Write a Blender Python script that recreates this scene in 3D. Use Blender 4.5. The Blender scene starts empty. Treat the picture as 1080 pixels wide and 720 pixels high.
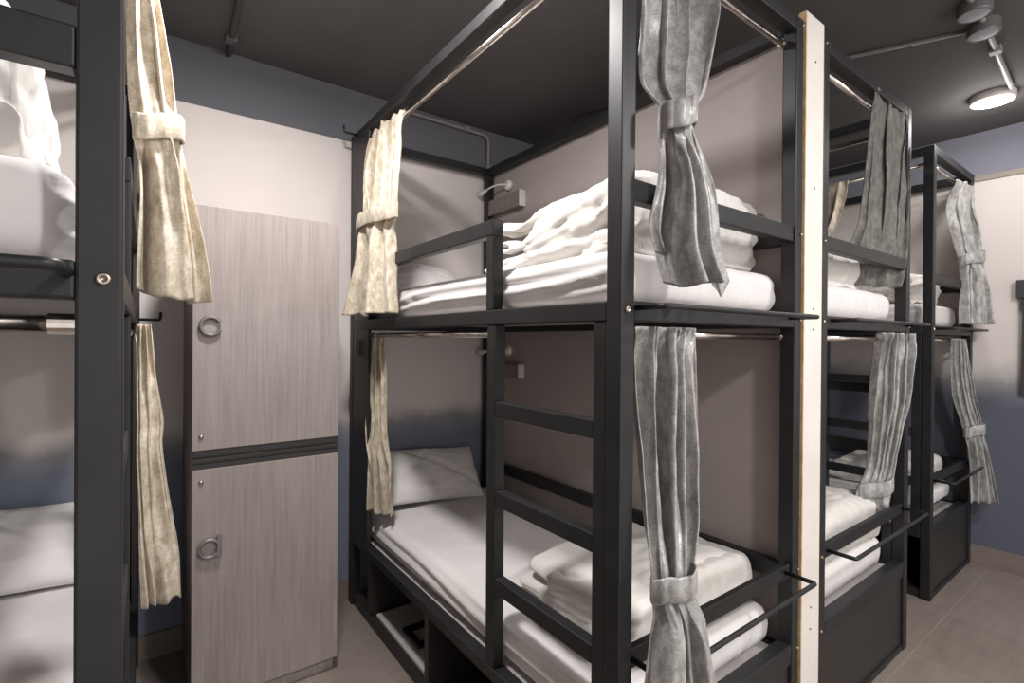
import bpy, bmesh, math, random
from math import sin, cos, pi, radians
from mathutils import Vector, Matrix, noise

random.seed(7)
SC = bpy.context.scene
COL = SC.collection


# ------------------------------------------------------------------ helpers
def lin(c):
    out = []
    for v in c:
        v /= 255.0
        out.append(v / 12.92 if v <= 0.04045 else ((v + 0.055) / 1.055) ** 2.4)
    return (out[0], out[1], out[2], 1.0)


def nz(x, y, z, s=1.0):
    return noise.noise(Vector((x * s, y * s, z * s)))


def smooth(a, b, x):
    t = max(0.0, min(1.0, (x - a) / (b - a)))
    return t * t * (3 - 2 * t)


def finish(name, bm, mat, parent=None, smooth_shade=False, bevel=0.0, solid=0.0, angle=40):
    bmesh.ops.recalc_face_normals(bm, faces=bm.faces[:])
    me = bpy.data.meshes.new(name)
    bm.to_mesh(me)
    bm.free()
    me.materials.append(mat)
    if smooth_shade:
        for p in me.polygons:
            p.use_smooth = True
    o = bpy.data.objects.new(name, me)
    COL.objects.link(o)
    if solid:
        m = o.modifiers.new('thickness', 'SOLIDIFY')
        m.thickness = solid
        m.offset = 0.0
    if bevel:
        m = o.modifiers.new('bevel', 'BEVEL')
        m.width = bevel
        m.segments = 2
        m.limit_method = 'ANGLE'
        m.angle_limit = radians(40)
    if parent is not None:
        o.parent = parent
    return o


def empty(name, loc):
    o = bpy.data.objects.new(name, None)
    o.location = loc
    o.empty_display_size = 0.1
    COL.objects.link(o)
    return o


def tag(o, label=None, cat=None, group=None, kind=None):
    if label:
        o['label'] = label
    if cat:
        o['category'] = cat
    if group:
        o['group'] = group
    if kind:
        o['kind'] = kind
    return o


def add_box(bm, x0, x1, y0, y1, z0, z1):
    x0, x1 = min(x0, x1), max(x0, x1)
    y0, y1 = min(y0, y1), max(y0, y1)
    v = [bm.verts.new(p) for p in ((x0, y0, z0), (x1, y0, z0), (x1, y1, z0), (x0, y1, z0),
                                   (x0, y0, z1), (x1, y0, z1), (x1, y1, z1), (x0, y1, z1))]
    for f in ((0, 3, 2, 1), (4, 5, 6, 7), (0, 1, 5, 4), (1, 2, 6, 5), (2, 3, 7, 6), (3, 0, 4, 7)):
        bm.faces.new([v[i] for i in f])


def box(*a):
    bm = bmesh.new()
    add_box(bm, *a)
    return bm


def add_tube(bm, pts, r, seg=12, closed=False, radii=None):
    pts = [Vector(p) for p in pts]
    n = len(pts)
    rings = []
    prev = None
    for i, p in enumerate(pts):
        if closed:
            d = pts[(i + 1) % n] - pts[i - 1]
        else:
            d = pts[min(i + 1, n - 1)] - pts[max(i - 1, 0)]
        d.normalize()
        if prev is None:
            a = d.orthogonal().normalized()
        else:
            a = (prev - d * prev.dot(d))
            a = a.normalized() if a.length > 1e-6 else d.orthogonal().normalized()
        prev = a
        b = d.cross(a)
        rr = radii[i] if radii else r
        rings.append([bm.verts.new(p + (a * cos(2 * pi * k / seg) + b * sin(2 * pi * k / seg)) * rr) for k in range(seg)])
    m = n if closed else n - 1
    for i in range(m):
        A, B = rings[i], rings[(i + 1) % n]
        for k in range(seg):
            bm.faces.new((A[k], A[(k + 1) % seg], B[(k + 1) % seg], B[k]))
    if not closed:
        bm.faces.new(rings[0][::-1])
        bm.faces.new(rings[-1])


def tube(pts, r, seg=12, closed=False, radii=None):
    bm = bmesh.new()
    add_tube(bm, pts, r, seg, closed, radii)
    return bm


def round_path(pts, r, k=6):
    """polyline with its inner corners rounded"""
    pts = [Vector(p) for p in pts]
    out = [pts[0]]
    for i in range(1, len(pts) - 1):
        a, b, c = pts[i - 1], pts[i], pts[i + 1]
        u = (a - b).normalized()
        w = (c - b).normalized()
        p0, p1 = b + u * r, b + w * r
        for j in range(k + 1):
            t = j / k
            out.append(p0.lerp(b, t).lerp(b.lerp(p1, t), t))
    out.append(pts[-1])
    return out


def lathe(profile, seg=28, axis='z'):
    """profile: (radius, height) pairs, spun about z"""
    bm = bmesh.new()
    rings = []
    for r, h in profile:
        if r < 1e-6:
            rings.append([bm.verts.new((0, 0, h))])
        else:
            rings.append([bm.verts.new((r * cos(2 * pi * k / seg), r * sin(2 * pi * k / seg), h)) for k in range(seg)])
    for A, B in zip(rings, rings[1:]):
        for k in range(seg):
            k2 = (k + 1) % seg
            if len(A) == 1:
                bm.faces.new((A[0], B[k2], B[k]))
            elif len(B) == 1:
                bm.faces.new((A[k], A[k2], B[0]))
            else:
                bm.faces.new((A[k], A[k2], B[k2], B[k]))
    return bm


# ---------------------------------------------------------------- materials
def new_mat(name):
    m = bpy.data.materials.new(name)
    m.use_nodes = True
    nt = m.node_tree
    b = nt.nodes['Principled BSDF']
    return m, nt, b


def coords(nt, scale=(1, 1, 1)):
    tc = nt.nodes.new('ShaderNodeTexCoord')
    mp = nt.nodes.new('ShaderNodeMapping')
    mp.inputs['Scale'].default_value = scale
    nt.links.new(tc.outputs['Object'], mp.inputs['Vector'])
    return mp.outputs['Vector']


def noise_node(nt, vec, scale, detail=4, rough=0.55):
    n = nt.nodes.new('ShaderNodeTexNoise')
    n.inputs['Scale'].default_value = scale
    n.inputs['Detail'].default_value = detail
    n.inputs['Roughness'].default_value = rough
    nt.links.new(vec, n.inputs['Vector'])
    return n.outputs['Fac']


def ramp(nt, fac, stops):
    r = nt.nodes.new('ShaderNodeValToRGB')
    el = r.color_ramp.elements
    el[0].position, el[0].color = stops[0]
    el[1].position, el[1].color = stops[-1]
    for p, c in stops[1:-1]:
        e = el.new(p)
        e.color = c
    nt.links.new(fac, r.inputs['Fac'])
    return r.outputs['Color']


def bump(nt, b, height, strength, dist=0.01):
    n = nt.nodes.new('ShaderNodeBump')
    n.inputs['Strength'].default_value = strength
    n.inputs['Distance'].default_value = dist
    nt.links.new(height, n.inputs['Height'])
    nt.links.new(n.outputs['Normal'], b.inputs['Normal'])


def mottled(name, c0, c1, scale, rough=0.6, metal=0.0, vscale=(1, 1, 1), bstr=0.0, bscale=None, bdist=0.004,
            lo=0.35, hi=0.65, spec=0.5, sheen=0.0):
    m, nt, b = new_mat(name)
    v = coords(nt, vscale)
    f = noise_node(nt, v, scale)
    nt.links.new(ramp(nt, f, [(lo, lin(c0)), (hi, lin(c1))]), b.inputs['Base Color'])
    b.inputs['Roughness'].default_value = rough
    b.inputs['Metallic'].default_value = metal
    b.inputs['Specular IOR Level'].default_value = spec
    if sheen:
        b.inputs['Sheen Weight'].default_value = sheen
        b.inputs['Sheen Roughness'].default_value = 0.4
    if bstr:
        h = noise_node(nt, v, bscale or scale * 4, 3)
        bump(nt, b, h, bstr, bdist)
    return m


M = {}
M['steel'] = mottled('black_painted_steel', (33, 33, 34), (41, 41, 42), 9, rough=0.45, spec=0.35, bstr=0.05, bscale=60, bdist=0.001)
M['board_black'] = mottled('black_laminate_board', (36, 33, 32), (44, 40, 38), 6, rough=0.45, vscale=(1, 1, 6))
M['chrome'] = mottled('brushed_steel_rod', (190, 182, 172), (215, 208, 200), 30, rough=0.22, metal=1.0)
M['bolt'] = mottled('bolt_steel', (150, 140, 128), (185, 175, 160), 60, rough=0.35, metal=1.0)
M['linen'] = mottled('white_cotton', (214, 210, 208), (224, 220, 218), 5, rough=0.85, spec=0.2, bstr=0.12, bscale=90, bdist=0.002, sheen=0.15)
M['duvet'] = mottled('white_duvet_cotton', (208, 204, 198), (220, 216, 210), 6, rough=0.85, spec=0.2, bstr=0.25, bscale=38, bdist=0.006, sheen=0.15)
M['deck'] = mottled('grey_bed_board', (170, 165, 163), (184, 178, 176), 8, rough=0.6)
M['plastic'] = mottled('white_plastic', (214, 208, 202), (224, 218, 212), 8, rough=0.4)
M['plastic_grey'] = mottled('grey_plastic', (118, 108, 104), (128, 118, 113), 8, rough=0.5)
M['conduit'] = mottled('painted_conduit', (128, 124, 122), (140, 136, 134), 12, rough=0.5)
M['conduit_dark'] = mottled('dark_painted_conduit', (82, 80, 80), (92, 90, 90), 12, rough=0.5)
M['partition'] = mottled('taupe_partition_paint', (160, 150, 146), (168, 158, 154), 2.2, rough=0.75, spec=0.3, bstr=0.08, bscale=25, bdist=0.002)
M['edge_white'] = mottled('white_edge_board', (214, 207, 200), (224, 217, 210), 4, rough=0.55)
M['edge_wood'] = mottled('raw_plywood_edge', (176, 146, 104), (206, 180, 140), 30, rough=0.8)
M['ceiling'] = mottled('dark_grey_ceiling_paint', (92, 89, 89), (99, 96, 96), 1.6, rough=0.85, spec=0.2, bstr=0.35, bscale=14, bdist=0.006)
M['trim_taupe'] = mottled('taupe_trim_paint', (150, 138, 128), (160, 148, 138), 4, rough=0.6)
M['skirting'] = mottled('brown_grey_tile_skirting', (120, 109, 101), (136, 125, 116), 5, rough=0.45)
M['dark_panel'] = mottled('charcoal_panel', (58, 56, 58), (66, 64, 66), 6, rough=0.5)
M['handle'] = mottled('satin_grey_metal', (112, 108, 107), (124, 120, 118), 20, rough=0.45, metal=0.4)
M['plate'] = mottled('grey_handle_plate', (136, 127, 123), (146, 137, 132), 20, rough=0.5)
M['black_plastic'] = mottled('black_plastic', (14, 14, 15), (22, 22, 23), 12, rough=0.4)
M['grey_lens'] = mottled('frosted_grey_lens', (150, 146, 152), (160, 156, 162), 12, rough=0.5)


def wood_mat():
    m, nt, b = new_mat('grey_woodgrain_laminate')
    v = coords(nt, (26, 26, 0.9))
    f1 = noise_node(nt, v, 3.2, 6, 0.65)
    v2 = coords(nt, (3, 3, 0.6))
    f2 = noise_node(nt, v2, 3.0, 3)
    c1 = ramp(nt, f1, [(0.28, lin((132, 121, 117))), (0.5, lin((147, 137, 132))), (0.72, lin((158, 148, 144)))])
    c2 = ramp(nt, f2, [(0.3, (0.86, 0.86, 0.86, 1)), (0.7, (1, 1, 1, 1))])
    mx = nt.nodes.new('ShaderNodeMix')
    mx.data_type = 'RGBA'
    mx.blend_type = 'MULTIPLY'
    mx.inputs['Factor'].default_value = 1.0
    nt.links.new(c1, mx.inputs['A'])
    nt.links.new(c2, mx.inputs['B'])
    nt.links.new(mx.outputs['Result'], b.inputs['Base Color'])
    b.inputs['Roughness'].default_value = 0.5
    bump(nt, b, f1, 0.12, 0.002)
    return m


def curtain_mat(name, dark, mid, light, rough):
    """jacquard satin: cloudy weave with short horizontal and vertical slubs"""
    m, nt, b = new_mat(name)
    v = coords(nt, (1, 1, 0.55))
    f1 = noise_node(nt, v, 36, 6, 0.7)
    vs = coords(nt, (60, 60, 260))
    f2 = noise_node(nt, vs, 1.6, 2, 0.5)
    add = nt.nodes.new('ShaderNodeMath')
    add.operation = 'MULTIPLY_ADD'
    nt.links.new(f2, add.inputs[0])
    add.inputs[1].default_value = 0.35
    nt.links.new(f1, add.inputs[2])
    col = ramp(nt, add.outputs[0], [(0.5, lin(dark)), (0.66, lin(mid)), (0.82, lin(light))])
    nt.links.new(col, b.inputs['Base Color'])
    rr = nt.nodes.new('ShaderNodeMapRange')
    rr.inputs['From Min'].default_value = 0.5
    rr.inputs['From Max'].default_value = 0.85
    rr.inputs['To Min'].default_value = rough + 0.14
    rr.inputs['To Max'].default_value = rough - 0.06
    nt.links.new(add.outputs[0], rr.inputs['Value'])
    nt.links.new(rr.outputs['Result'], b.inputs['Roughness'])
    b.inputs['Metallic'].default_value = 0.12
    b.inputs['Sheen Weight'].default_value = 0.25
    bump(nt, b, add.outputs[0], 0.25, 0.003)
    return m


def ombre_wall(name, z0, z1, blue, top):
    """white plaster fading into slate blue paint near the floor, slate grey band near the ceiling"""
    m, nt, b = new_mat(name)
    tc = nt.nodes.new('ShaderNodeTexCoord')
    sep = nt.nodes.new('ShaderNodeSeparateXYZ')
    nt.links.new(tc.outputs['Object'], sep.inputs[0])
    v = coords(nt)
    f = noise_node(nt, v, 5, 4)
    wob = nt.nodes.new('ShaderNodeMath')
    wob.operation = 'MULTIPLY_ADD'
    nt.links.new(f, wob.inputs[0])
    wob.inputs[1].default_value = 0.14
    nt.links.new(sep.outputs['Z'], wob.inputs[2])
    mr = nt.nodes.new('ShaderNodeMapRange')
    mr.interpolation_type = 'SMOOTHSTEP'
    mr.inputs['From Min'].default_value = z0 + 0.07
    mr.inputs['From Max'].default_value = z1 + 0.07
    nt.links.new(wob.outputs[0], mr.inputs['Value'])
    col = ramp(nt, mr.outputs['Result'], [(0.0, lin(blue)), (0.5, lin((152, 150, 152))), (1.0, lin((222, 214, 209)))])
    gt = nt.nodes.new('ShaderNodeMath')
    gt.operation = 'GREATER_THAN'
    nt.links.new(sep.outputs['Z'], gt.inputs[0])
    gt.inputs[1].default_value = 2.63
    mx = nt.nodes.new('ShaderNodeMix')
    mx.data_type = 'RGBA'
    nt.links.new(gt.outputs[0], mx.inputs['Factor'])
    nt.links.new(col, mx.inputs['A'])
    mx.inputs['B'].default_value = lin(top)
    nt.links.new(mx.outputs['Result'], b.inputs['Base Color'])
    b.inputs['Roughness'].default_value = 0.75
    b.inputs['Specular IOR Level'].default_value = 0.3
    bump(nt, b, noise_node(nt, v, 40, 3), 0.06, 0.003)
    return m


def floor_mat():
    m, nt, b = new_mat('taupe_floor_tile')
    tc = nt.nodes.new('ShaderNodeTexCoord')
    mp = nt.nodes.new('ShaderNodeMapping')
    mp.inputs['Location'].default_value = (0.02, -0.19, 0)
    nt.links.new(tc.outputs['Object'], mp.inputs['Vector'])
    br = nt.nodes.new('ShaderNodeTexBrick')
    br.offset = 0.0
    br.inputs['Scale'].default_value = 1.0
    br.inputs['Brick Width'].default_value = 0.6
    br.inputs['Row Height'].default_value = 0.6
    br.inputs['Mortar Size'].default_value = 0.003
    br.inputs['Mortar Smooth'].default_value = 0.2
    br.inputs['Color1'].default_value = lin((134, 123, 115))
    br.inputs['Color2'].default_value = lin((141, 130, 122))
    br.inputs['Mortar'].default_value = lin((154, 144, 135))
    nt.links.new(mp.outputs['Vector'], br.inputs['Vector'])
    f = noise_node(nt, coords(nt, (1, 4, 1)), 5, 6, 0.65)
    c2 = ramp(nt, f, [(0.3, (0.82, 0.82, 0.82, 1)), (0.7, (1.06, 1.06, 1.06, 1))])
    mx = nt.nodes.new('ShaderNodeMix')
    mx.data_type = 'RGBA'
    mx.blend_type = 'MULTIPLY'
    mx.inputs['Factor'].default_value = 1.0
    nt.links.new(br.outputs['Color'], mx.inputs['A'])
    nt.links.new(c2, mx.inputs['B'])
    nt.links.new(mx.outputs['Result'], b.inputs['Base Color'])
    b.inputs['Roughness'].default_value = 0.42
    bump(nt, b, f, 0.05, 0.003)
    return m


def emit_mat(name, col, s):
    m, nt, b = new_mat(name)
    b.inputs['Base Color'].default_value = (0.9, 0.9, 0.9, 1)
    b.inputs['Emission Color'].default_value = col
    b.inputs['Emission Strength'].default_value = s
    return m


M['wood'] = wood_mat()
M['beige'] = curtain_mat('beige_jacquard_satin', (164, 149, 126), (196, 183, 161), (222, 213, 197), 0.44)
M['grey_dark'] = curtain_mat('dark_grey_cloth', (70, 68, 64), (94, 91, 86), (116, 113, 107), 0.6)  # darker, rougher version of the grey curtain cloth, for one curtain only
M['grey_satin'] = curtain_mat('grey_jacquard_satin', (122, 121, 118), (151, 150, 147), (182, 181, 178), 0.36)
M['wall_back'] = ombre_wall('ombre_wall_behind_lockers', 0.88, 1.10, (124, 130, 146), (102, 102, 108))
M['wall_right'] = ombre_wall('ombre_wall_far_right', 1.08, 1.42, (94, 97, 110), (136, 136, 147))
M['floor'] = floor_mat()
M['lamp_glow'] = emit_mat('lit_lamp_diffuser', (1.0, 0.96, 0.92, 1), 30.0)

# --------------------------------------------------------------------- room
ZC = 2.93            # ceiling height
YB = 2.87            # wall behind the beds
XR = 4.56            # far right wall
XL = -0.99           # partition left of the left bunk
YF = -2.2            # room goes on behind the camera


def struct(name, bm, mat, **k):
    return tag(finish(name, bm, mat, **k), kind='structure')


struct('floor', box(XL - 0.1, XR + 0.1, YF, YB + 0.1, -0.08, 0.0), M['floor'])
struct('ceiling', box(XL - 0.1, XR + 0.1, YF, YB + 0.1, ZC, ZC + 0.1), M['ceiling'])
struct('wall_back', box(XL - 0.1, XR + 0.1, YB, YB + 0.1, 0, ZC), M['wall_back'])
struct('wall_right', box(XR, XR + 0.1, YF, YB, 0, ZC), M['wall_right'])
struct('wall_left', box(XL - 0.1, XL, YF, YB, 0, ZC), M['partition'])
# thin partition between the two middle bunks, a white board closing its front edge
struct('wall_middle', box(1.889, 2.035, 0.845, YB, 0, 2.655), M['partition'])
cap = bmesh.new()
add_box(cap, 1.8945, 2.0315, 0.819, 0.8449, 0, 2.68)
cap_o = struct('trim_1', cap, M['edge_white'])
for nm, a, b_ in (('edge_strip', 1.8895, 1.8943), ('edge_strip', 2.0317, 2.0355)):
    finish(nm, box(a, b_, 0.8195, 0.8449, 0, 2.68), M['edge_wood'], cap_o)
sc_ = bmesh.new()
for z in (2.52, 2.06, 1.62, 1.545, 0.53, 0.45):
    bmesh.ops.create_cone(sc_, cap_ends=True, segments=10, radius1=0.0045, radius2=0.0035, depth=0.003,
                          matrix=Matrix.Translation((1.963, 0.818, z)) @ Matrix.Rotation(pi / 2, 4, 'X'))
finish('screw_heads', sc_, M['bolt'], cap_o)
struct('trim_2', box(XR - 0.012, XR - 0.0005, YF, YB, 2.598, 2.632), M['trim_taupe'])
struct('baseboard_back', box(XL, XR - 0.0125, YB - 0.012, YB - 0.0005, 0.0005, 0.115), M['skirting'])
struct('baseboard_right', box(XR - 0.012, XR - 0.0005, YF, YB - 0.0005, 0.0005, 0.13), M['skirting'])


# ------------------------------------------------------------------ lockers
def locker():
    x0, x1, y0, y1 = 0.143, 0.703, 2.282, 2.855
    r = empty('locker_cabinet', (x0, y0, 0))
    tag(r, 'tall grey woodgrain two-door locker against the back wall between two bunks', 'locker')
    L = lambda bm, n, m, **k: finish(n, bm, m, k.pop('p', r), **k)

    def B(a0, a1, b0, b1, c0, c1):
        return box(a0 - x0, a1 - x0, b0 - y0, b1 - y0, c0, c1)
    L(B(x0, x1, y0 + 0.019, y1, 0.06, 2.017), 'carcass', M['wood'], bevel=0.002)
    L(B(x0 + 0.01, x1 - 0.012, y0 + 0.03, y1, 0.0, 0.06), 'plinth', M['wood'])
    strip = bmesh.new()
    for z0_, z1_, d in ((0.985, 1.003, 0.004), (1.004, 1.012, 0.012), (1.013, 1.026, 0.005), (1.027, 1.034, 0.012), (1.035, 1.056, 0.004)):
        add_box(strip, 0.002, x1 - x0 - 0.002, d, 0.0185, z0_, z1_)
    L(strip, 'divider_strip', M['board_black'])
    for z0_, z1_, zk, zl, kind in ((1.058, 2.017, 1.545, 1.112, 0), (0.06, 0.983, 0.672, 0.933, 1)):
        d = L(B(x0, x1, y0, y0 + 0.0185, z0_, z1_), 'door', M['wood'], bevel=0.002)
        d_ = bmesh.new()
        cx = 0.06 if kind == 0 else 0.058
        ring = []
        n = 40
        a0, a1 = (0, 2 * pi) if kind else (radians(24), radians(336))
        for i in range(n + (0 if kind else 1)):
            a = a0 + (a1 - a0) * i / n
            ring.append((cx + 0.034 * cos(a), -0.012, zk + 0.034 * sin(a)))
        add_tube(d_, ring, 0.0075, 10, closed=bool(kind))
        if kind:
            add_box(d_, cx + 0.026, cx + 0.043, -0.019, -0.004, zk - 0.036, zk + 0.047)
        bmesh.ops.create_cone(d_, cap_ends=True, segments=12, radius1=0.005, radius2=0.005, depth=0.012,
                              matrix=Matrix.Translation((cx - 0.034, -0.006, zk)) @ Matrix.Rotation(pi / 2, 4, 'X'))
        finish('handle', d_, M['handle'], d, smooth_shade=False)
        if kind == 0:
            bmk = lathe([(0, -0.001), (0.027, -0.001), (0.027, 0.002), (0, 0.002)])
            bmesh.ops.transform(bmk, matrix=Matrix.Translation((cx, -0.002, zk)) @ Matrix.Rotation(pi / 2, 4, 'X'), verts=bmk.verts[:])
            finish('handle_plate', bmk, M['plate'], d)
        bml = lathe([(0, 0.007), (0.005, 0.007), (0.0085, 0.004), (0.0085, 0)], 16)
        bmesh.ops.transform(bml, matrix=Matrix.Translation((0.03, 0, zl)) @ Matrix.Rotation(pi / 2, 4, 'X'), verts=bml.verts[:])
        finish('lock', bml, M['bolt'], d, smooth_shade=True)
    return r


locker()


# ------------------------------------------------------------------- bunks
T = 0.05
ZT = 2.645           # top of frame
ZD = 1.60            # top of upper deck rail
Lb = 2.015


def bunk(label, x0, y0, s, W, hook=True, ring=False):
    """x0,y0: outer front corner on the aisle side; s = +1 when the bed extends to +X of its aisle"""
    r = empty('bunk_bed', (x0, y0, 0))
    tag(r, label, 'bunk bed', 'black steel bunk beds of the dormitory')

    def B(u0, u1, v0, v1, z0, z1):
        return box(s * u0, s * u1, v0, v1, z0, z1)

    def part(name, bm, mat='steel', p=None, **k):
        return finish(name, bm, M[mat], p or r, **k)
    bv = dict(bevel=0.004)
    e = 0.0006
    for u0 in (0, W - T):
        for v0 in (0, Lb - T):
            part('post', B(u0, u0 + T, v0, v0 + T, 0, ZT), **bv)
    # rails round the top, the upper deck and the lower deck
    for name, z0, z1 in (('top_rail', 2.598, ZT - e), ('deck_rail', 1.549, ZD), ('bed_rail', 0.354, 0.396)):
        part(name, B(e, T - e, T, Lb - T, z0, z1), **bv)
        part(name, B(W - T + e, W - e, T, Lb - T, z0, z1), **bv)
        if name == 'bed_rail':
            part(name, B(T, W - T, e, T - e, 0.392, 0.432), **bv)
        else:
            part(name, B(T, W - T, e, T - e, z0, z1), **bv)
        part(name, B(T, W - T, Lb - T + e, Lb - e, z0, z1), **bv)
    part('bed_board', B(T, W - T, T, Lb - T, 1.582, 1.598), 'deck')
    part('bed_board', B(T, W - T, T, Lb - T, 0.378, 0.394), 'deck')
    # guard rails
    part('guard_rail', B(0.004, T - 0.004, 0.567, 1.735, 1.852, 1.908), **bv)
    part('guard_stile', B(0.004, T - 0.004, 0.567, 0.61, ZD, 1.852), **bv)
    part('guard_rail', B(T, W - T, 0.006, 0.042, 1.852, 1.908), **bv)
    part('wall_rail', B(W - T + 0.006, W - 0.006, T, Lb - T, 1.848, 1.898), **bv)
    part('wall_rail', B(W - T + 0.006, W - 0.006, T, Lb - T, 0.64, 0.70), **bv)
    # privacy board beside each pillow
    part('side_panel', B(0.003, 0.022, 1.735, Lb - T, 0.396, 1.549), 'board_black', **dict(bevel=0.002))
    part('side_panel', B(0.003, 0.022, 1.735, Lb - T, ZD, 2.598), 'board_black', **dict(bevel=0.002))
    # ladder
    lad = empty('ladder', (0, 0, 0))
    lad.parent = r
    for v0, v1 in ((0.0515, 0.098), (0.55, 0.60)):
        finish('stile', B(0.004, T - 0.004, v0, v1, 0.396, 1.5485), M['steel'], lad, **bv)
    for z1 in (1.292, 0.994, 0.702):
        finish('rung', B(0.006, T - 0.006, 0.098, 0.55, z1 - 0.05, z1), M['steel'], lad, **bv)
    # luggage space under the bed
    part('base_board', B(0.012, W - 0.012, T, Lb - T, 0.004, 0.05), 'board_black')
    part('back_board', B(W - 0.03, W - 0.012, T, Lb - T, 0.05, 0.354), 'board_black')
    for v0 in (0.50, 1.03, 1.70):
        part('storage_divider', B(0.006, W - 0.03, v0, v0 + 0.034, 0.05, 0.354), 'board_black', bevel=0.002)
    part('footboard', B(T, W - T, 0.012, 0.030, 0.004, 0.392), 'board_black')
    fr = bmesh.new()
    add_box(fr, s * T, s * (W - T), 0.004, 0.012, 0.004, 0.03)
    add_box(fr, s * T, s * (W - T), 0.004, 0.012, 0.362, 0.392)
    part('footboard_frame', fr)
    part('foot_rail', B(T, W - T, 0.008, 0.030, 0.668, 0.718), bevel=0.003)
    # towel rails standing off the foot end
    ue = W - 0.085
    for z in (1.583, 0.695):
        path = round_path([(s * 0.058, 0.012, z), (s * 0.058, -0.09, z), (s * ue, -0.09, z), (s * ue, 0.012, z)], 0.012, 4)
        tr = part('towel_rail', tube(path, 0.0075, 10), smooth_shade=True)
    # curtain rods
    for pts in (((s * T, 0.043, 2.556), (s * (W - T), 0.043, 2.556)), ((s * T, 0.043, 1.517), (s * (W - T), 0.043, 1.517)),
                ((s * 0.034, T, 2.545), (s * 0.034, 1.74, 2.545)), ((s * 0.034, 0.60, 1.519), (s * 0.034, 1.74, 1.519))):
        rod = part('curtain_rod', tube(pts, 0.0115, 16), 'chrome', smooth_shade=True)
        a, b_ = Vector(pts[0]), Vector(pts[1])
        d = (b_ - a).normalized()
        for q, w in ((a, d), (b_, -d)):
            finish('rod_socket', tube([q + w * 0.001, q + w * 0.03], 0.0145, 16), M['chrome'], rod, smooth_shade=False)
    # bolts on the front posts
    for u0, k, zz in ((T * 0.42, 1.0, (1.577,)), (W - T * 0.25, 0.62, (2.62, 1.88, 1.577, 0.69, 0.41))):
        for z in zz:
            bb = lathe([(0, 0.002), (0.003 * k, 0.002), (0.0042 * k, 0.006), (0.0075 * k, 0.006), (0.009 * k, 0.003), (0.009 * k, 0)], 18)
            bmesh.ops.transform(bb, matrix=Matrix.Translation((s * u0, 0, z)) @ Matrix.Rotation(pi / 2, 4, 'X'), verts=bb.verts[:])
            part('bolt', bb, 'bolt', smooth_shade=True)
    if hook:
        for z in ((2.62,) if ring else (2.62, 1.578)):
            hk = round_path([(s * 0.004, 1.90, z), (-s * 0.075, 1.90, z), (-s * 0.078, 1.90, z + 0.035)], 0.008, 4)
            part('coat_hook', tube(hk, 0.006, 8), smooth_shade=True)
    if ring:
        rg = [(-s * 0.006, 1.872 + 0.02 * cos(2 * pi * k / 32), 1.448 + 0.045 * sin(2 * pi * k / 32)) for k in range(32)]
        part('ring_hook', tube(rg, 0.004, 8, closed=True), 'handle', smooth_shade=True)
    return r


AX, AY, AW = 0.935, 0.825, 0.95
BX, BY, BW = 3.025, 0.82, 0.985
CX, CY, CW = 3.66, 0.885, 0.89
LX, LY, LW = -0.026, 0.86, 0.95
bunk('black steel bunk in the middle of the room, ladder facing the lockers, nearest whole bed', AX, AY, 1, AW, ring=True)
bunk('black steel bunk just right of the white partition edge, ladder on its far side', BX, BY, -1, BW, hook=False)
bunk('black steel bunk against the far right wall, smallest of the beds', CX, CY, 1, CW, hook=False)
bunk('black steel bunk cut off by the left picture edge, left of the lockers', LX, LY, -1, LW)


# ------------------------------------------------------------------ bedding
def softbox(size, r, seg, warp=None, disp=None, bulge=0.0):
    """rounded box centred on x,y with its underside at z = 0; disp pushes the skin along its normal"""
    sx, sy, sz = size
    nx, ny, nz_ = seg
    bm = bmesh.new()
    cache = {}

    def vert(i, j, k):
        key = (i, j, k)
        if key not in cache:
            p = Vector((sx * (i / nx - 0.5), sy * (j / ny - 0.5), sz * (k / nz_ - 0.5)))
            c = Vector((max(-sx / 2 + r, min(sx / 2 - r, p.x)), max(-sy / 2 + r, min(sy / 2 - r, p.y)),
                        max(-sz / 2 + r, min(sz / 2 - r, p.z))))
            d = p - c
            if d.length > 1e-7:
                p = c + d.normalized() * min(r, max(abs(d.x), abs(d.y), abs(d.z)))
            p.z += sz / 2
            cache[key] = bm.verts.new(p)
        return cache[key]
    for i in range(nx):
        for j in range(ny):
            for k in (0, nz_):
                bm.faces.new((vert(i, j, k), vert(i + 1, j, k), vert(i + 1, j + 1, k), vert(i, j + 1, k)))
    for i in range(nx):
        for k in range(nz_):
            for j in (0, ny):
                bm.faces.new((vert(i, j, k), vert(i + 1, j, k), vert(i + 1, j, k + 1), vert(i, j, k + 1)))
    for j in range(ny):
        for k in range(nz_):
            for i in (0, nx):
                bm.faces.new((vert(i, j, k), vert(i, j + 1, k), vert(i, j + 1, k + 1), vert(i, j, k + 1)))
    bmesh.ops.recalc_face_normals(bm, faces=bm.faces[:])
    bm.normal_update()
    if disp:
        mv = [(v, v.normal * disp(v.co, v.normal)) for v in bm.verts]
        for v, d in mv:
            v.co += d
    if warp:
        for v in bm.verts:
            v.co = warp(v.co)
    return bm


def ridge(x):
    return (0.5 + 0.5 * cos(2 * pi * x)) ** 1.4


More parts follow.
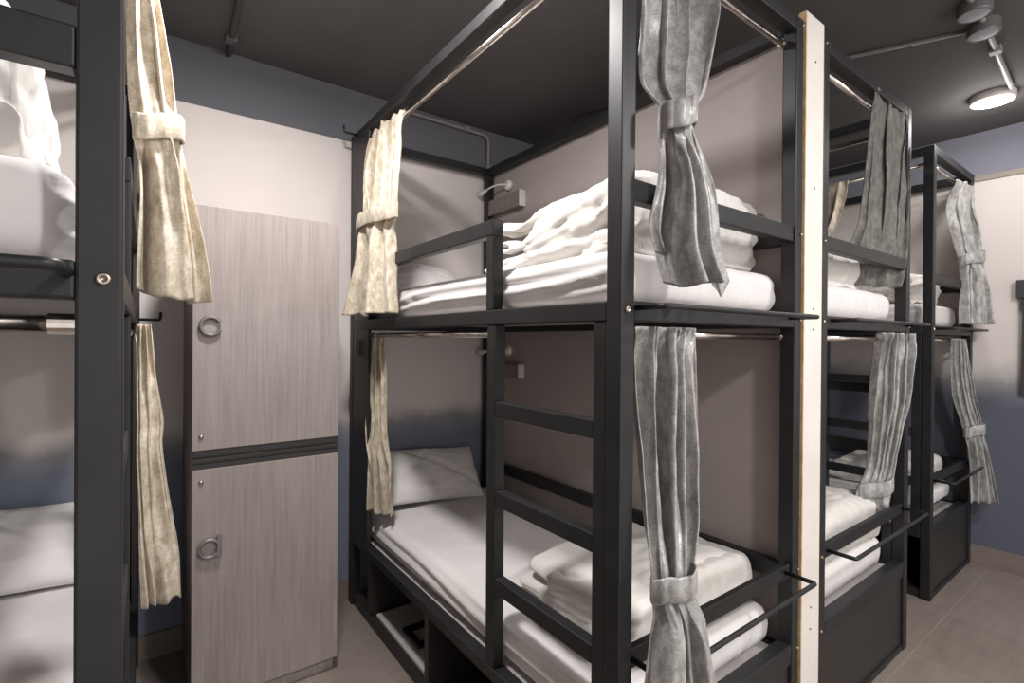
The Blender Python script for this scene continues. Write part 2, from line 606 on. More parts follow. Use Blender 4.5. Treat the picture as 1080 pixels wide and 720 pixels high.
def mattress(label, x0, x1, y0, y1, z0, h, seed, group, skew=1.0, drop=0.0):
    sx, sy = x1 - x0, y1 - y0

    def disp(p, n):
        side = 1.0 - abs(n.z)
        d = 0.0
        if side > 0.3:
            if abs(n.x) > abs(n.y):     # long tension folds running along the fitted sheet
                q = p.z / 0.048 + skew * p.y * 0.9 + 0.6 * nz(p.y + seed, p.z, 0, 1.3)
                amp = 0.013 + 0.010 * nz(p.y, seed, 3, 1.7)
                d += amp * (ridge(q) - 0.5) * side
            else:                       # gathers under the corners at the foot
                q = p.x / 0.055 + 0.9 * nz(p.x + seed, p.z, 5, 7) + p.z * 2.0
                d += (0.009 + 0.008 * nz(p.x, seed, 1, 3.0)) * (ridge(q) - 0.5) * side
        else:
            d += 0.004 * nz(p.x + seed, p.y, 0, 3.0) + 0.0018 * nz(p.x * 3 + seed, p.y, 2, 6.0)
        return d

    def warp(p):
        u, v = p.x / (sx / 2), p.y / (sy / 2)
        if p.z > h * 0.5:
            p.z += 0.02 * (1 - u * u) * (1 - v ** 4) - drop * smooth(0.8, 1.0, -v)
        # sides bulge a little
        k = math.sin(pi * max(0, min(1, p.z / h)))
        p.x += 0.008 * k * (1 if p.x > 0 else -1) * min(1, abs(u) ** 6)
        return p
    bm = softbox((sx - 0.02, sy - 0.015, h), 0.05, (40, 90, 12), warp, disp)
    o = finish('mattress', bm, M['linen'], None, smooth_shade=True)
    o.location = ((x0 + x1) / 2, (y0 + y1) / 2, z0)
    return tag(o, label, 'mattress', group)


def pillow(label, loc, size, rot, seed, group, mat='linen'):
    sx, sy, sz = size
    n, m = 44, 32
    bm = bmesh.new()
    top, bot = {}, {}
    for i in range(n + 1):
        for j in range(m + 1):
            u, v = 2 * i / n - 1, 2 * j / m - 1
            f = max(0.0, (1 - abs(u) ** 2.6)) ** 0.55 * max(0.0, (1 - abs(v) ** 2.4)) ** 0.6
            # ears: sides drawn in between the corners
            x = sx / 2 * u * (1 - 0.05 * (1 - v * v) * abs(u) ** 3)
            y = sy / 2 * v * (1 - 0.07 * (1 - u * u) * abs(v) ** 3)
            w = 0.010 * nz(u * 1.5 + seed, v * 1.5, 0, 1.6) + 0.006 * nz(u + seed, v * 3, 4, 2.4)
            edge = min(1, 6 * f)
            crease = -0.012 * math.exp(-((u * 0.8 + v * 0.9 - 0.25) / 0.07) ** 2) - 0.008 * math.exp(-((u * 1.0 - v * 0.6 + 0.55) / 0.06) ** 2)
            sag = 0.012 * nz(u + seed, v, 9, 1.2)
            top[i, j] = bm.verts.new((x, y, sz / 2 * f + (w + crease) * edge + sag))
            if i in (0, n) or j in (0, m):
                bot[i, j] = top[i, j]
            else:
                bot[i, j] = bm.verts.new((x, y, -sz / 2 * f * 0.8 + w * 0.4 * edge + sag))
    for i in range(n):
        for j in range(m):
            bm.faces.new((top[i, j], top[i + 1, j], top[i + 1, j + 1], top[i, j + 1]))
            bm.faces.new((bot[i, j], bot[i, j + 1], bot[i + 1, j + 1], bot[i + 1, j]))
    o = finish('pillow', bm, M[mat], None, smooth_shade=True)
    o.location = loc
    o.rotation_euler = [radians(a) for a in rot]
    return tag(o, label, 'pillow', group)


def folded_duvet(label, x0, x1, y0, y1, z0, h, layers, seed, group, s=1, tip=0.6, crumple=1.0, mat='duvet', edge=0.09, wrap=0.72):
    """a quilt folded over itself: fat fold at the foot end (y0), loose layer tips at y1.
    s = +1 puts the crumpled open side towards -X"""
    sx = x1 - x0
    bm = bmesh.new()
    th = h / layers
    for k in range(layers):
        ly = (y1 - y0) * (1.0 - (0.0, 0.05, 0.02, 0.08)[k % 4])
        lx = sx * (1.0 - 0.03 * k)

        def disp(p, n, k=k, ly=ly):
            a = 0.010 * nz(p.x * 1.2 + seed + k * 3.1, p.y * 1.6, p.z, 5.0)
            a += 0.006 * nz(p.x + seed, p.y * 2.2 + k, p.z * 2, 11.0)
            # drawn folds running from tip to foot
            a += 0.010 * crumple * (ridge(p.x / 0.13 + 0.5 * nz(p.y + k, seed, p.x, 3.5)) - 0.5) * smooth(-0.4, 0.4, p.y / ly)
            open_side = smooth(0.1, 0.5, -s * p.x / sx)
            a += 0.022 * crumple * open_side * nz(p.x + k, p.y * 1.3 + seed, p.z * 3, 9.0)
            if abs(n.x) > 0.35:
                a += 0.016 * crumple * (ridge((p.z + k * th) / 0.06 + 1.6 * p.y + 0.9 * nz(p.y, seed, k, 3.0)) - 0.5)
            if abs(n.y) > 0.6 and p.y < 0:
                a += 0.006 * (ridge(p.x / 0.06 + nz(p.x, p.z, seed, 6)) - 0.5)
            return a

        def warp(p, k=k, ly=ly, lx=lx):
            v = p.y / ly + 0.5                         # 0 at the foot, 1 at the tips
            f = 1.0 - (1.0 - tip * 0.7) * smooth(0.45, 1.0, v)
            zc = k * th * (1.0 - (1 - tip) * smooth(0.45, 1.0, v)) + 0.25 * th * (k + 0.6) * smooth(0.75, 1.0, v)
            crown = 0.04 * (1 - (2 * p.x / lx) ** 2) * (1 - 0.4 * v) * (k + 1) / layers
            p.z = zc + p.z * f + crown * smooth(0, 0.15, v)
            p.y += 0.03 * nz(p.x * 2, k, seed, 2.5) * smooth(0.6, 1, v)
            return p
        part = softbox((lx, ly, th * 1.04), min(th * 0.5, 0.07), (44, 50, 8), warp, disp)
        for v in part.verts:
            v.co += Vector((s * 0.012 * k, -(y1 - y0 - ly) / 2, 0))
            if v.co.y < -(y1 - y0) * 0.5 + 0.05:
                v.co.y = max(v.co.y, -(y1 - y0) * 0.5 + 0.03)
        me = bpy.data.meshes.new('tmp')
        part.to_mesh(me)
        part.free()
        bm.from_mesh(me)
        bpy.data.meshes.remove(me)
    # the outermost turn of cloth wraps the whole foot end
    cl = (y1 - y0) * wrap

    def cdisp(p, n):
        a = 0.007 * nz(p.x * 1.3 + seed, p.y * 1.5, p.z, 4.5) + 0.004 * nz(p.x + seed, p.y * 2, p.z * 2, 10.0)
        if n.y < -0.5:
            a += 0.006 * (ridge(p.x / 0.075 + 1.2 * nz(p.x, p.z * 0.5, seed, 5)) - 0.5)
        if abs(n.x) > 0.3 or n.z > 0.4:
            # folds fanning out from the loose tips towards the foot
            fan = (p.z - 0.35 * h) * (1.4 + 1.6 * (p.y / cl + 0.5)) / h + 0.9 * p.x / sx
            a += 0.011 * crumple * (ridge(1.7 * fan + 0.8 * nz(p.x, p.y * 1.5, seed, 3.0)) - 0.5)
        op = smooth(0.25, 0.5, -s * p.x / sx) * smooth(0.1, -0.35, p.y / cl)
        a += 0.06 * crumple * op * (0.22 - abs(nz(p.x + seed, p.y * 1.2, p.z * 1.6, 7.0))) + 0.03 * crumple * op * (0.2 - abs(nz(p.x, p.y * 1.4, p.z * 2 + seed, 14.0)))
        a += 0.012 * crumple * (0.2 - abs(nz(p.x * 1.5 + seed, p.y * 0.7, p.z * 1.5, 10.0)))
        return a + 0.012 * crumple * nz(p.x, p.y * 2 + seed, p.z * 4, 8.0) * smooth(0.2, 0.5, abs(p.x) / sx)

    def cwarp(p):
        p.z += 0.028 * (1 - (2 * p.x / sx) ** 2) * smooth(0, h, p.z)
        p.z *= 1.0 - (0.42 if crumple > 0.5 else 0.25) * smooth(-0.25, 0.5, p.y / cl)
        return p
    core = softbox((sx * 1.0, cl, h * 1.05), edge, (50, 60, 24), cwarp, cdisp)
    for v in core.verts:
        v.co.y -= (y1 - y0 - cl) / 2
    me = bpy.data.meshes.new('tmp')
    core.to_mesh(me)
    core.free()
    bm.from_mesh(me)
    bpy.data.meshes.remove(me)
    o = finish('folded_duvet', bm, M[mat], None, smooth_shade=True)
    o.location = ((x0 + x1) / 2, (y0 + y1) / 2, z0)
    return tag(o, label, 'duvet', group)


G1, G2, G3 = 'white sheeted mattresses on the bunks', 'white pillows at the head ends', 'folded white duvets at the foot ends'
mattress('white sheeted mattress on the upper berth of the middle bunk', 0.984, 1.872, 0.885, 2.79, 1.601, 0.145, 1.0, G1)
mattress('white sheeted mattress on the lower berth of the middle bunk, above the storage', 0.984, 1.872, 0.90, 2.79, 0.397, 0.135, 2.0, G1, skew=-1.0)
mattress('white mattress with gathered sheet on the upper berth right of the partition', 2.095, 2.977, 0.872, 2.79, 1.601, 0.14, 3.0, G1)
mattress('white mattress on the lower berth right of the partition, grey board showing before it', 2.10, 2.977, 0.895, 2.79, 0.397, 0.14, 4.0, G1)
mattress('small white mattress on the upper berth at the far right wall', 3.72, 4.50, 0.95, 2.80, 1.601, 0.14, 5.0, G1)
mattress('small white mattress on the lower berth at the far right wall', 3.72, 4.50, 0.97, 2.80, 0.436, 0.12, 6.0, G1)
mattress('white mattress on the upper berth of the bunk at the left edge', -0.92, -0.076, 0.93, 2.80, 1.601, 0.15, 7.0, G1)
mattress('white mattress on the lower berth of the bunk at the left edge', -0.92, -0.076, 0.92, 2.80, 0.397, 0.14, 8.0, G1)

folded_duvet('large crumpled white duvet heaped on the upper berth of the middle bunk', 1.16, 1.87, 0.955, 1.80, 1.763, 0.25, 3, 1.3, G3, tip=0.8)
folded_duvet('white duvet folded on the lower berth of the middle bunk, seen between ladder rungs', 1.15, 1.82, 0.955, 1.53, 0.545, 0.155, 2, 2.9, G3, crumple=0.4, tip=0.7, edge=0.035)
folded_duvet('folded white duvet on the upper berth right of the partition', 2.11, 2.92, 0.925, 1.6, 1.752, 0.15, 2, 4.1, G3, s=-1, crumple=0.6)
folded_duvet('plump white duvet on the lower berth right of the partition', 2.14, 2.965, 0.89, 1.55, 0.548, 0.19, 2, 5.7, G3, s=-1, crumple=0.3, tip=0.7, edge=0.06)
folded_duvet('small folded duvet on the upper berth at the far right wall', 3.80, 4.36, 1.0, 1.6, 1.752, 0.16, 3, 6.3, G3)
folded_duvet('small folded duvet on the lower berth at the far right wall', 3.80, 4.42, 0.99, 1.5, 0.568, 0.16, 2, 7.7, G3, crumple=0.4, tip=0.6)
folded_duvet('white duvet heaped on the upper berth of the bunk at the left edge', -0.88, -0.15, 1.02, 1.72, 1.765, 0.27, 3, 8.8, G3, s=-1, crumple=0.35)

pillow('white pillow leaning on the blue wall in the lower berth of the middle bunk', (1.40, 2.70, 0.69), (0.60, 0.36, 0.13), (48, 4, -4), 1.1, G2)
pillow('shaded white pillow at the head of the upper berth of the middle bunk', (1.27, 2.66, 1.845), (0.58, 0.36, 0.13), (35, 0, 3), 2.3, G2)
pillow('white pillow on the lower berth of the bunk at the left edge', (-0.42, 2.64, 0.69), (0.62, 0.38, 0.14), (42, 3, 2), 3.7, G2)
pillow('white pillow on the lower berth at the far right, behind ladder rungs', (4.10, 2.64, 0.67), (0.56, 0.36, 0.13), (30, 0, 0), 4.9, G2)


# ----------------------------------------------------------------- curtains
def curtain(label, rows, out, mat, zt, n_top=8, n_low=4, amp=0.02, bulge=0.03, flare=0.03, hem=0.009, seed=0.0, gather=True, group=None, strap=0.035, valleys=(), hems=()):
    """rows: (z, left x, left y, right x, right y) of the hanging cloth from its rod to its hem.
    zt: height of the tie-back band, or None"""
    rows = sorted(rows, key=lambda q: -q[0])
    zs = [q[0] for q in rows]

    def at(z):
        if z >= zs[0]:
            q = rows[0]
            return Vector(q[1:3]), Vector(q[3:5])
        for i in range(len(rows) - 1):
            if zs[i] >= z >= zs[i + 1]:
                f = (zs[i] - z) / (zs[i] - zs[i + 1])
                p0, p1, p2, p3 = rows[max(i - 1, 0)], rows[i], rows[i + 1], rows[min(i + 2, len(rows) - 1)]
                h = [0] * 5
                for c in range(1, 5):
                    m1 = (p2[c] - p0[c]) / max(1e-4, (p0[0] - p2[0])) * (p1[0] - p2[0])
                    m2 = (p3[c] - p1[c]) / max(1e-4, (p1[0] - p3[0])) * (p1[0] - p2[0])
                    f2, f3 = f * f, f * f * f
                    h[c] = (2 * f3 - 3 * f2 + 1) * p1[c] + (f3 - 2 * f2 + f) * m1 + (-2 * f3 + 3 * f2) * p2[c] + (f3 - f2) * m2
                return Vector(h[1:3]), Vector(h[3:5])
        q = rows[-1]
        return Vector(q[1:3]), Vector(q[3:5])
    nt, nzr = 140, 110
    ztop, zbot = zs[0], zs[-1]
    o2 = Vector(out).normalized()
    root = empty('curtain', (at(ztop)[0].x, at(ztop)[0].y, zbot))
    tag(root, label, 'curtain', group)
    base = root.location.copy()
    bm = bmesh.new()
    grid = []
    for j in range(nzr + 1):
        g = j / nzr
        z = ztop + (zbot - ztop) * g
        l, r = at(z)
        w = (r - l).length
        d = (r - l) / max(w, 1e-5)
        nrm = Vector((-d.y, d.x))
        if nrm.dot(o2) < 0:
            nrm = -nrm
        low = smooth(zt + 0.02, zt - 0.12, z) if zt else smooth(0.5, 1.0, g)
        tied = math.exp(-((z - zt) / 0.09) ** 2) if zt else 0.0
        head = math.exp(-((ztop - z) / 0.045) ** 2) if gather else 0.0
        A = amp * (0.75 + 0.25 * sin(5 * z + seed)) * (1 - 0.55 * tied) * (1 - 0.5 * head) + flare * low * (1 - tied) * 0.5
        row = []
        for i in range(nt + 1):
            t = i / nt
            ph = 0.22 * nz(z * 1.1 + seed, t * 2, 0, 1.6) + 0.9 * nz(t * 2.3, seed * 3, z * 0.35, 1.0)
            fold = 0.55 + 0.9 * max(0.0, 0.5 + nz(t * 3.1 + seed, z * 1.9, 7, 1.0))
            a = sin(2 * pi * (n_top * t + ph) + seed) + 0.45 * sin(2 * pi * (n_top * 0.57 * t - ph * 1.4) + 1.3 + seed)
            b = sin(2 * pi * (n_low * t + ph) + seed * 2) + 0.35 * sin(2 * pi * (n_low * 1.7 * t + ph) + 2.1)
            pl = a * (1 - low) + b * low
            pl += head * 0.9 * sin(2 * pi * n_top * 2.6 * t + 6 * nz(t * 4, seed, z * 9, 1))
            shift = 0.30 / n_top * w * cos(4 * pi * n_top * 0.5 * t + ph * 5 + seed) * (1 - low)
            off = A * pl * 0.62 * fold + bulge * (1 - (2 * t - 1) ** 2) * (0.5 + 0.5 * tied + 0.3 * low)
            off += 0.008 * nz(t * 3 + seed, z * 6, 3, 1.0) + 0.003 * nz(t * 9, z * 16, seed, 1.0)
            for vt, vd, up in valleys:
                off -= vd * math.exp(-((t - vt) / 0.035) ** 2) * ((1 - low) if up else low) * (1 - 0.7 * tied) * (1 - head)
            p = l + d * (w * t) + d * shift * min(1, 6 * t * (1 - t)) + nrm * off
            zz = z
            if j > nzr * 0.8:
                kk = smooth(0.8, 1, g)
                zz += hem * kk * (nz(t * 3.1, seed, 5, 1.0) * 1.6 + 0.5 * sin(2 * pi * n_low * t + seed))
            if hems and g > 0.6:
                for (t0, h0), (t1, h1) in zip(hems, hems[1:]):
                    if t0 <= t <= t1:
                        zz += (h0 + (h1 - h0) * (t - t0) / max(1e-4, t1 - t0)) * smooth(0.6, 1.0, g)
                        break
            row.append(bm.verts.new((p.x - base.x, p.y - base.y, zz - base.z)))
        grid.append(row)
    for j in range(nzr):
        for i in range(nt):
            bm.faces.new((grid[j][i], grid[j][i + 1], grid[j + 1][i + 1], grid[j + 1][i]))
    finish('drape', bm, M[mat], root, smooth_shade=True, solid=0.003)
    if zt:
        l, r = at(zt)
        w = (r - l).length
        d = (r - l) / w
        nrm = Vector((-d.y, d.x))
        if nrm.dot(o2) < 0:
            nrm = -nrm
        c = (l + r) / 2 + nrm * bulge * 0.45
        bm = bmesh.new()
        n = 64
        prof = [(-1.0, 0.0), (-0.85, 0.003), (0, 0.004), (0.85, 0.003), (1.0, 0.0)]
        rings = []
        for i in range(n):
            a = 2 * pi * i / n
            ca, sa = cos(a), sin(a)
            ex = (abs(ca) ** 0.8) * (1 if ca > 0 else -1) * (w / 2 + 0.001)
            ey = (abs(sa) ** 0.8) * (1 if sa > 0 else -1) * (bulge * 0.45 + amp * 0.35 + 0.006)
            tilt = 0.014 * ca + 0.004 * sin(3 * a + seed)
            col = []
            for hz, bo in prof:
                q = c + d * ex * (1 + bo) + nrm * (ey + (bo if sa > 0 else -bo) + 0.002 * sin(9 * a))
                col.append(bm.verts.new((q.x - base.x, q.y - base.y, zt + hz * strap + tilt - base.z)))
            rings.append(col)
        for i in range(n):
            A_, B_ = rings[i], rings[(i + 1) % n]
            for k in range(len(prof) - 1):
                bm.faces.new((A_[k], B_[k], B_[k + 1], A_[k + 1]))
        finish('tieback', bm, M[mat], root, smooth_shade=True, solid=0.004)
    return root


A_foot_up = [(2.414, 1.003, 0.846, 1.271, 0.809), (2.283, 1.018, 0.855, 1.242, 0.795), (2.153, 1.011, 0.842, 1.186, 0.771), (2.096, 1.056, 0.817,
    1.136, 0.761), (2.032, 1.051, 0.81, 1.125, 0.758), (1.887, 1.045, 0.806, 1.176, 0.73), (1.717, 1.025, 0.81, 1.196, 0.719), (1.64, 1.048, 0.803,
    1.224, 0.709)]
A_foot_lo = [(1.536, 0.998, 0.834, 1.255, 0.834), (1.473, 1.018, 0.85, 1.216, 0.807), (1.303, 1.019, 0.849, 1.194, 0.786), (1.047, 1.012, 0.816,
    1.141, 0.748), (0.941, 0.996, 0.779, 1.083, 0.719), (0.889, 0.99, 0.771, 1.073, 0.712), (0.826, 0.981, 0.755, 1.091, 0.692), (0.684, 0.96, 0.753,
    1.111, 0.673)]
A_side_up = [(2.572, 0.97, 2.611, 0.97, 2.183), (2.325, 0.913, 2.536, 0.958, 2.173), (2.094, 0.866, 2.454, 0.941, 2.174), (2.021, 0.85, 2.44, 0.934,
    2.211), (1.907, 0.842, 2.449, 0.929, 2.209), (1.715, 0.814, 2.491, 0.934, 2.195), (1.615, 0.799, 2.516, 0.936, 2.177)]
A_side_lo = [(1.52, 0.97, 2.678, 0.97, 2.421), (1.365, 0.97, 2.675, 0.97, 2.418), (0.97, 0.944, 2.597, 0.979, 2.397), (0.84, 0.941, 2.557, 1.002,
    2.39), (0.6, 0.959, 2.561, 1.021, 2.394)]
side0_up = [(2.481, -0.043, 1.727, 0.021, 1.75), (2.288, -0.044, 1.723, 0.051, 1.758), (2.119, -0.037, 1.722, 0.07, 1.761), (2.054, -0.029, 1.723,
    0.08, 1.763), (1.923, -0.024, 1.719, 0.106, 1.767), (1.762, -0.025, 1.715, 0.137, 1.774), (1.609, -0.025, 1.712, 0.155, 1.777)]
side0_lo = [(1.547, -0.033, 2.288, 0.009, 2.303), (1.343, -0.032, 2.285, 0.028, 2.306), (1.183, -0.031, 2.281, 0.049, 2.31), (1.096, -0.031, 2.278,
    0.046, 2.306), (0.844, -0.027, 2.275, 0.077, 2.313), (0.662, -0.024, 2.273, 0.102, 2.319), (0.508, -0.018, 2.275, 0.112, 2.323)]
B_foot_up = [(2.615, 2.549, 0.828, 3.04, 0.828), (2.403, 2.671, 0.888, 2.999, 0.818), (2.094, 2.704, 0.923, 2.981, 0.822), (1.903, 2.66, 0.949, 2.982,
    0.832), (1.769, 2.719, 0.938, 2.964, 0.849)]
B_foot_lo = [(1.545, 2.68, 0.829, 3.064, 0.829), (1.413, 2.796, 0.891, 3.009, 0.813), (1.221, 2.807, 0.904, 2.992, 0.818), (1.034, 2.808, 0.91, 2.938,
    0.835), (0.897, 2.794, 0.916, 2.915, 0.846), (0.739, 2.73, 0.952, 2.893, 0.858), (0.646, 2.795, 0.915, 2.89, 0.86)]
C_foot_up = [(2.541, 4.153, 0.892, 4.471, 0.892), (2.391, 4.211, 0.95, 4.372, 0.857), (2.236, 4.253, 0.94, 4.388, 0.826), (2.094, 4.29, 0.92, 4.389,
    0.821), (2.025, 4.292, 0.908, 4.389, 0.811), (1.869, 4.292, 0.898, 4.405, 0.785), (1.751, 4.281, 0.899, 4.412, 0.768), (1.621, 4.27, 0.9, 4.416,
    0.754)]
C_foot_lo = [(1.528, 4.067, 0.893, 4.398, 0.893), (1.386, 4.235, 0.929, 4.349, 0.863), (1.169, 4.267, 0.92, 4.366, 0.837), (0.916, 4.323, 0.877, 4.4,
    0.8), (0.706, 4.343, 0.857, 4.425, 0.775), (0.468, 4.333, 0.857, 4.448, 0.742)]

GB, GG = 'beige satin curtains tied back along the bunk sides', 'grey satin curtains tied back at the bunk foot ends'
FO = (0, -1)
curtain('large grey satin curtain tied back beside the nearest post, at the upper berth foot',
        [(2.565, 1.00, 0.86, 1.34, 0.86)] + A_foot_up, FO, 'grey_satin', 2.064, n_top=3, n_low=2, amp=0.040, bulge=0.035, flare=0.04, hem=0.006, seed=0.4, valleys=((0.2, 0.06, 0), (0.82, 0.05, 0), (0.3, 0.045, 1), (0.62, 0.05, 1)),
        hems=((0, 0.085), (0.14, 0.07), (0.2, 0.015), (0.26, 0.0), (0.78, 0.01), (0.82, 0.03), (0.88, -0.025), (1.0, 0.012)), group=GG)
curtain('silvery grey curtain tied back low at the lower berth foot beside the nearest post',
        A_foot_lo + [(0.36, 0.95, 0.755, 1.20, 0.63)], FO, 'grey_satin', 0.915, n_top=4, n_low=2, amp=0.03, bulge=0.03, flare=0.05, seed=1.7, strap=0.03, valleys=((0.42, 0.06, 1), (0.74, 0.035, 1), (0.5, 0.06, 0)), group=GG)
curtain('beige satin curtain tied back at the upper berth right of the lockers',
        A_side_up, (-1, -0.6), 'beige', 2.078, n_top=5, n_low=3, amp=0.036, bulge=0.035, flare=0.05, seed=2.2, group=GB)
curtain('narrow beige curtain hanging at the lower berth head of the middle bunk',
        A_side_lo, (-1, -0.3), 'beige', None, n_top=4, n_low=3, amp=0.025, bulge=0.01, flare=0.02, seed=3.9, group=GB)
curtain('big beige curtain tied back at the upper berth of the left bunk',
        side0_up, (0.4, -1), 'beige', 2.086, n_top=3, n_low=2, amp=0.024, bulge=0.04, flare=0.03, hem=0.004, seed=4.4, valleys=((0.17, 0.06, 0), (0.76, 0.05, 0), (0.2, 0.03, 1)),
        hems=((0, 0.03), (0.17, 0.02), (0.22, 0.0), (0.74, 0.006), (0.78, -0.01), (1.0, 0.0)), group=GB)
curtain('beige curtain hanging untied at the lower berth of the left bunk',
        side0_lo, (0.4, -1), 'beige', None, n_top=3, n_low=2, amp=0.03, bulge=0.025, flare=0.04, seed=5.5, group=GB)
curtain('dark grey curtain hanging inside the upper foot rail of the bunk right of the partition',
        B_foot_up, FO, 'grey_dark', None, n_top=3, n_low=2, amp=0.022, bulge=0.0, flare=0.01, hem=0.004, seed=6.1, group=GG)
curtain('grey satin curtain gathered at the lower berth foot right of the partition',
        B_foot_lo, FO, 'grey_satin', 0.80, n_top=5, n_low=3, amp=0.026, bulge=0.01, flare=0.03, seed=7.3, group=GG)
curtain('shiny grey curtain tied back at the upper berth against the far right wall',
        C_foot_up, (-0.6, -1), 'grey_satin', 2.05, n_top=2, n_low=2, amp=0.02, bulge=0.04, flare=0.025, hem=0.004, seed=8.2, valleys=((0.25, 0.03, 0), (0.7, 0.03, 1)), group=GG)
curtain('grey curtain tied back at the lower berth against the far right wall',
        C_foot_lo, (-0.6, -1), 'grey_satin', 0.93, n_top=5, n_low=4, amp=0.02, bulge=0.02, flare=0.03, seed=9.6, group=GG)
curtain('small beige curtain at the far right bunk, glimpsed behind the dark grey curtain',
        [(2.552, 3.672, 1.325, 3.672, 1.76), (2.4, 3.66, 1.35, 3.66, 1.74), (2.25, 3.635, 1.39, 3.635, 1.70), (2.05, 3.62, 1.47, 3.62, 1.61),
         (1.92, 3.62, 1.46, 3.62, 1.63), (1.62, 3.62, 1.40, 3.62, 1.68)],
        (-1, 0), 'beige', 2.05, n_top=4, n_low=3, amp=0.022, bulge=0.02, seed=10.1, group=GB)


# --------------------------------------------- reading lamps, socket boxes
def reading_lamp(label, y, z):
    X = 1.8885
    r = empty('reading_lamp', (X, y, z))
    tag(r, label, 'reading lamp', 'gooseneck reading lamps on the partition')
    b = lathe([(0, 0.028), (0.02, 0.028), (0.032, 0.022), (0.034, 0.0), (0, 0)], 28)
    bmesh.ops.transform(b, matrix=Matrix.Rotation(-pi / 2, 4, 'Y'), verts=b.verts[:])
    finish('base', b, M['plastic'], r, smooth_shade=True)
    pts = []
    for i in range(13):
        t = i / 12
        pts.append((-0.028 - 0.05 * sin(t * 1.5), 0.16 * t ** 1.25, 0.012 * sin(t * pi * 0.9) - 0.012 * t))
    finish('gooseneck', tube(pts, 0.006, 10), M['plastic'], r, smooth_shade=True)
    p, q = Vector(pts[-1]), Vector(pts[-1]) + (Vector(pts[-1]) - Vector(pts[-3])).normalized() * 0.075
    finish('lamp_head', tube([p, p.lerp(q, 0.2), p.lerp(q, 0.75), q], 0.01, 14, radii=[0.009, 0.012, 0.018, 0.019]), M['plastic'], r, smooth_shade=True)
    return r


reading_lamp('white gooseneck reading lamp on the partition in the upper berth', 2.61, 2.495)
reading_lamp('white gooseneck reading lamp on the partition in the lower berth', 2.60, 1.432)


def socket_box(label, y0, y1, z0, z1):
    r = empty('socket_box', (1.8885, y0, z0))
    tag(r, label, 'socket box', 'socket boxes below the reading lamps')
    finish('housing', box(-0.046, 0, 0.0, y1 - y0, 0, z1 - z0), M['plastic_grey'], r, bevel=0.003)
    finish('end_plate', box(-0.047, 0, -0.006, -0.0003, 0.0, z1 - z0 + 0.002), M['plastic'], r, bevel=0.002)
    pl = bmesh.new()
    for k in range(2):
        add_box(pl, -0.050, -0.0463, 0.03 + 0.11 * k, 0.11 + 0.11 * k, 0.02, z1 - z0 - 0.02)
    finish('socket_plate', pl, M['plastic_grey'], r, bevel=0.001)
    return r


socket_box('grey socket box with white end in the upper berth, under its reading lamp', 2.45, 2.80, 2.325, 2.425)
socket_box('grey socket box with white end in the lower berth, under its reading lamp', 2.45, 2.66, 1.262, 1.345)


# --------------------------------------------------- luggage tray under bed
def luggage_tray(label, y0, y1):
    r = empty('luggage_tray', (0.97, y0, 0.051))
    tag(r, label, 'tray')
    finish('panel', box(0, 0.72, 0, y1 - y0, 0, 0.016), M['deck'], r, bevel=0.002)
    return r


tr = luggage_tray('pale grey luggage board with black handle in the storage under the middle bunk', 1.90, 2.50)
hb = bmesh.new()
add_box(hb, 0.045, 0.20, 0.20, 0.235, 0.0165, 0.034)
add_box(hb, 0.045, 0.20, 0.345, 0.38, 0.0165, 0.034)
add_box(hb, 0.045, 0.075, 0.235, 0.345, 0.0165, 0.034)
add_box(hb, 0.17, 0.20, 0.235, 0.345, 0.0165, 0.034)
finish('handle', hb, M['black_plastic'], tr, bevel=0.003)


# ---------------------------------------------------- ceiling: lamps, pipes
def ceiling_lamp(label, x, y, r0, h, lit):
    r = empty('ceiling_lamp' if lit else 'ceiling_spotlight', (x, y, ZC))
    tag(r, label, 'ceiling lamp')
    b = lathe([(0, 0), (r0, 0), (r0, -h * 0.85), (r0 * 0.96, -h), (r0 * 0.88, -h), (r0 * 0.88, -h + 0.004), (0, -h + 0.004)], 40)
    finish('housing', b, M['plastic'] if lit else M['conduit_dark'], r, smooth_shade=False)
    d = lathe([(0, -h - 0.002), (r0 * 0.5, -h - 0.0015), (r0 * 0.87, -h + 0.001)], 40)
    finish('diffuser', d, M['lamp_glow'] if lit else M['grey_lens'], r, smooth_shade=True)
    return r


ceiling_lamp('round lit ceiling lamp glowing above the far right corner', 3.93, 0.69, 0.10, 0.04, True)
ceiling_lamp('unlit round ceiling spotlight nearest the top edge', 2.80, 0.55, 0.058, 0.055, False)
ceiling_lamp('unlit round ceiling spotlight with a pipe running to the lit lamp', 3.01, 0.56, 0.058, 0.055, False)


def conduit(label, pts, r=0.012, clips=(), mat='conduit', bend=0.05):
    root = empty('conduit', pts[0])
    tag(root, label, 'conduit', None)
    P0 = Vector(pts[0])
    finish('pipe', tube([p - P0 for p in round_path(pts, bend, 6)], r, 12), M[mat], root, smooth_shade=True)
    for q in clips:
        q = Vector(q) - P0
        finish('pipe_clip', box(q.x - r * 1.9, q.x + r * 1.9, q.y - r * 1.9, q.y + r * 1.9, q.z - r * 1.4, q.z + r * 1.4), M[mat], root, bevel=0.002)
    return root


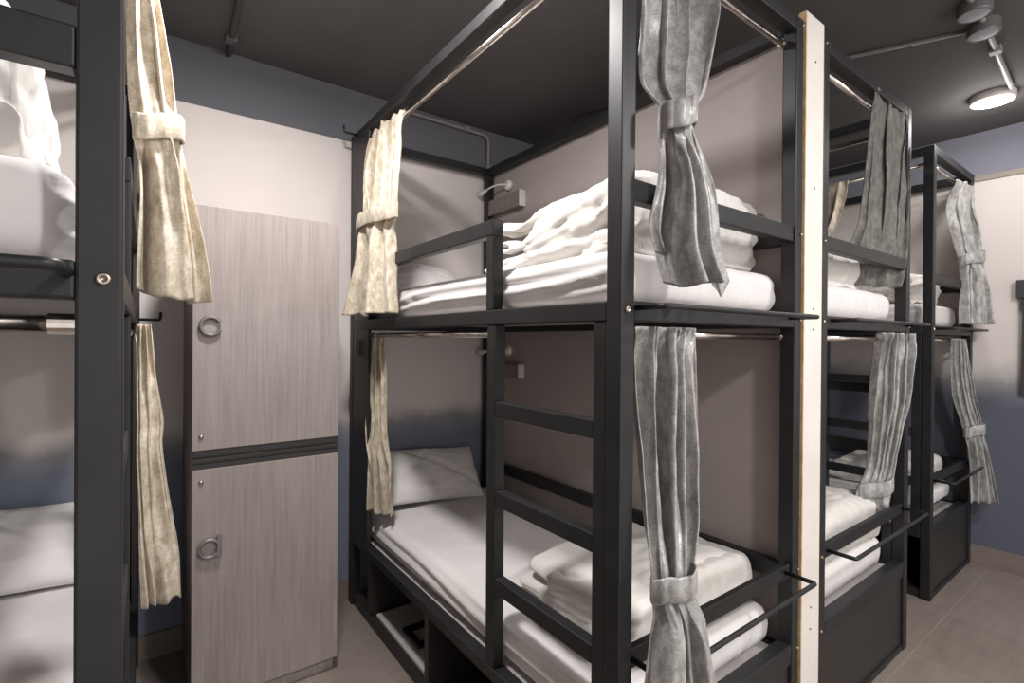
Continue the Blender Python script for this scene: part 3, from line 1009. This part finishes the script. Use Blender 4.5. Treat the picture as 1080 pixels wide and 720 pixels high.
zc = ZC - 0.014
conduit('dark ceiling pipe joining the spotlights and the lit lamp', [(2.2, 0.54, zc), (3.0, 0.555, zc), (3.86, 0.60, zc)], 0.012, [(3.3, 0.571, zc)], 'conduit', 0.02)
conduit('long thin dark pipe crossing the ceiling towards the back', [(3.0, 0.62, zc), (2.2, 2.33, zc)], 0.010, [(2.75, 1.154, zc)], 'conduit_dark')
conduit('ceiling pipe above the lockers', [(0.26, 0.9, zc), (0.325, 2.86, zc)], 0.013, [(0.292, 1.87, zc), (0.318, 2.7, zc)], 'conduit_dark')
conduit('grey pipe bending down the back wall behind the middle bunk', [(1.2, 2.853, 2.893), (1.878, 2.853, 2.888), (1.878, 2.853, 2.56)], 0.0115,
        [(1.70, 2.853, 2.889), (1.878, 2.853, 2.668)], 'conduit')

wp = empty('wall_panel', (XR - 0.05, 0.40, 1.17))
tag(wp, 'charcoal panel with wider top on the far right wall, cut by the picture edge', 'wall panel')
finish('upper_box', box(0, 0.049, 0, 0.272, 0.62, 0.737), M['dark_panel'], wp, bevel=0.003)
finish('lower_leaf', box(0.012, 0.049, 0, 0.245, 0, 0.6195), M['dark_panel'], wp, bevel=0.003)


# ----------------------------------------------------------------- lighting
def bulb(name, loc, power, radius=0.09, color=(1.0, 0.965, 0.955)):
    l = bpy.data.lights.new(name, 'POINT')
    l.shadow_soft_size = radius
    l.energy = power
    l.color = color
    o = bpy.data.objects.new(name, l)
    o.location = loc
    COL.objects.link(o)
    return o


def panel(name, loc, power, size=0.2, color=(1.0, 0.965, 0.955)):
    l = bpy.data.lights.new(name, 'AREA')
    l.shape = 'DISK'
    l.size = size
    l.energy = power
    l.color = color
    o = bpy.data.objects.new(name, l)
    o.location = loc
    COL.objects.link(o)
    return o


# round ceiling luminaires: most of their light falls straight down, some spills sideways over walls and ceiling
for nm, x, y, down, spill in (('aisle_ceiling_light', 0.45, 1.55, 41, 5), ('front_ceiling_light', 1.0, -1.15, 50, 34),
                              ('corridor_ceiling_light', 2.6, -0.7, 36, 22), ('corner_ceiling_light', 3.93, 0.69, 3, 6)):
    panel(nm, (x, y, 2.86), down)
    bulb(nm, (x, y, 2.80), spill)

w = bpy.data.worlds.new('World')
SC.world = w
w.use_nodes = True
bg = w.node_tree.nodes['Background']
bg.inputs['Color'].default_value = (1.0, 0.965, 0.95, 1)
bg.inputs['Strength'].default_value = 1.45

# ------------------------------------------------------------------- camera
cam = bpy.data.cameras.new('Camera')
cam.sensor_width = 36.0
cam.lens = 525.67 * 36.0 / 1080.0
cam.clip_start = 0.02
co = bpy.data.objects.new('Camera', cam)
COL.objects.link(co)
yaw, pit, rol = radians(36.245), radians(-0.2026), radians(0.4154)
fw = Vector((sin(yaw) * cos(pit), cos(yaw) * cos(pit), sin(pit)))
rt = Vector((cos(yaw), -sin(yaw), 0))
up = rt.cross(fw)
r2 = rt * cos(rol) + up * sin(rol)
u2 = -rt * sin(rol) + up * cos(rol)
co.matrix_world = Matrix(((r2.x, u2.x, -fw.x, 0.0), (r2.y, u2.y, -fw.y, 0.0), (r2.z, u2.z, -fw.z, 1.5), (0, 0, 0, 1)))
SC.camera = co

SC.view_settings.view_transform = 'Standard'
SC.view_settings.look = 'None'
SC.view_settings.gamma = 1.0
SC.view_settings.use_curve_mapping = False
SC.view_settings.exposure = 0.0
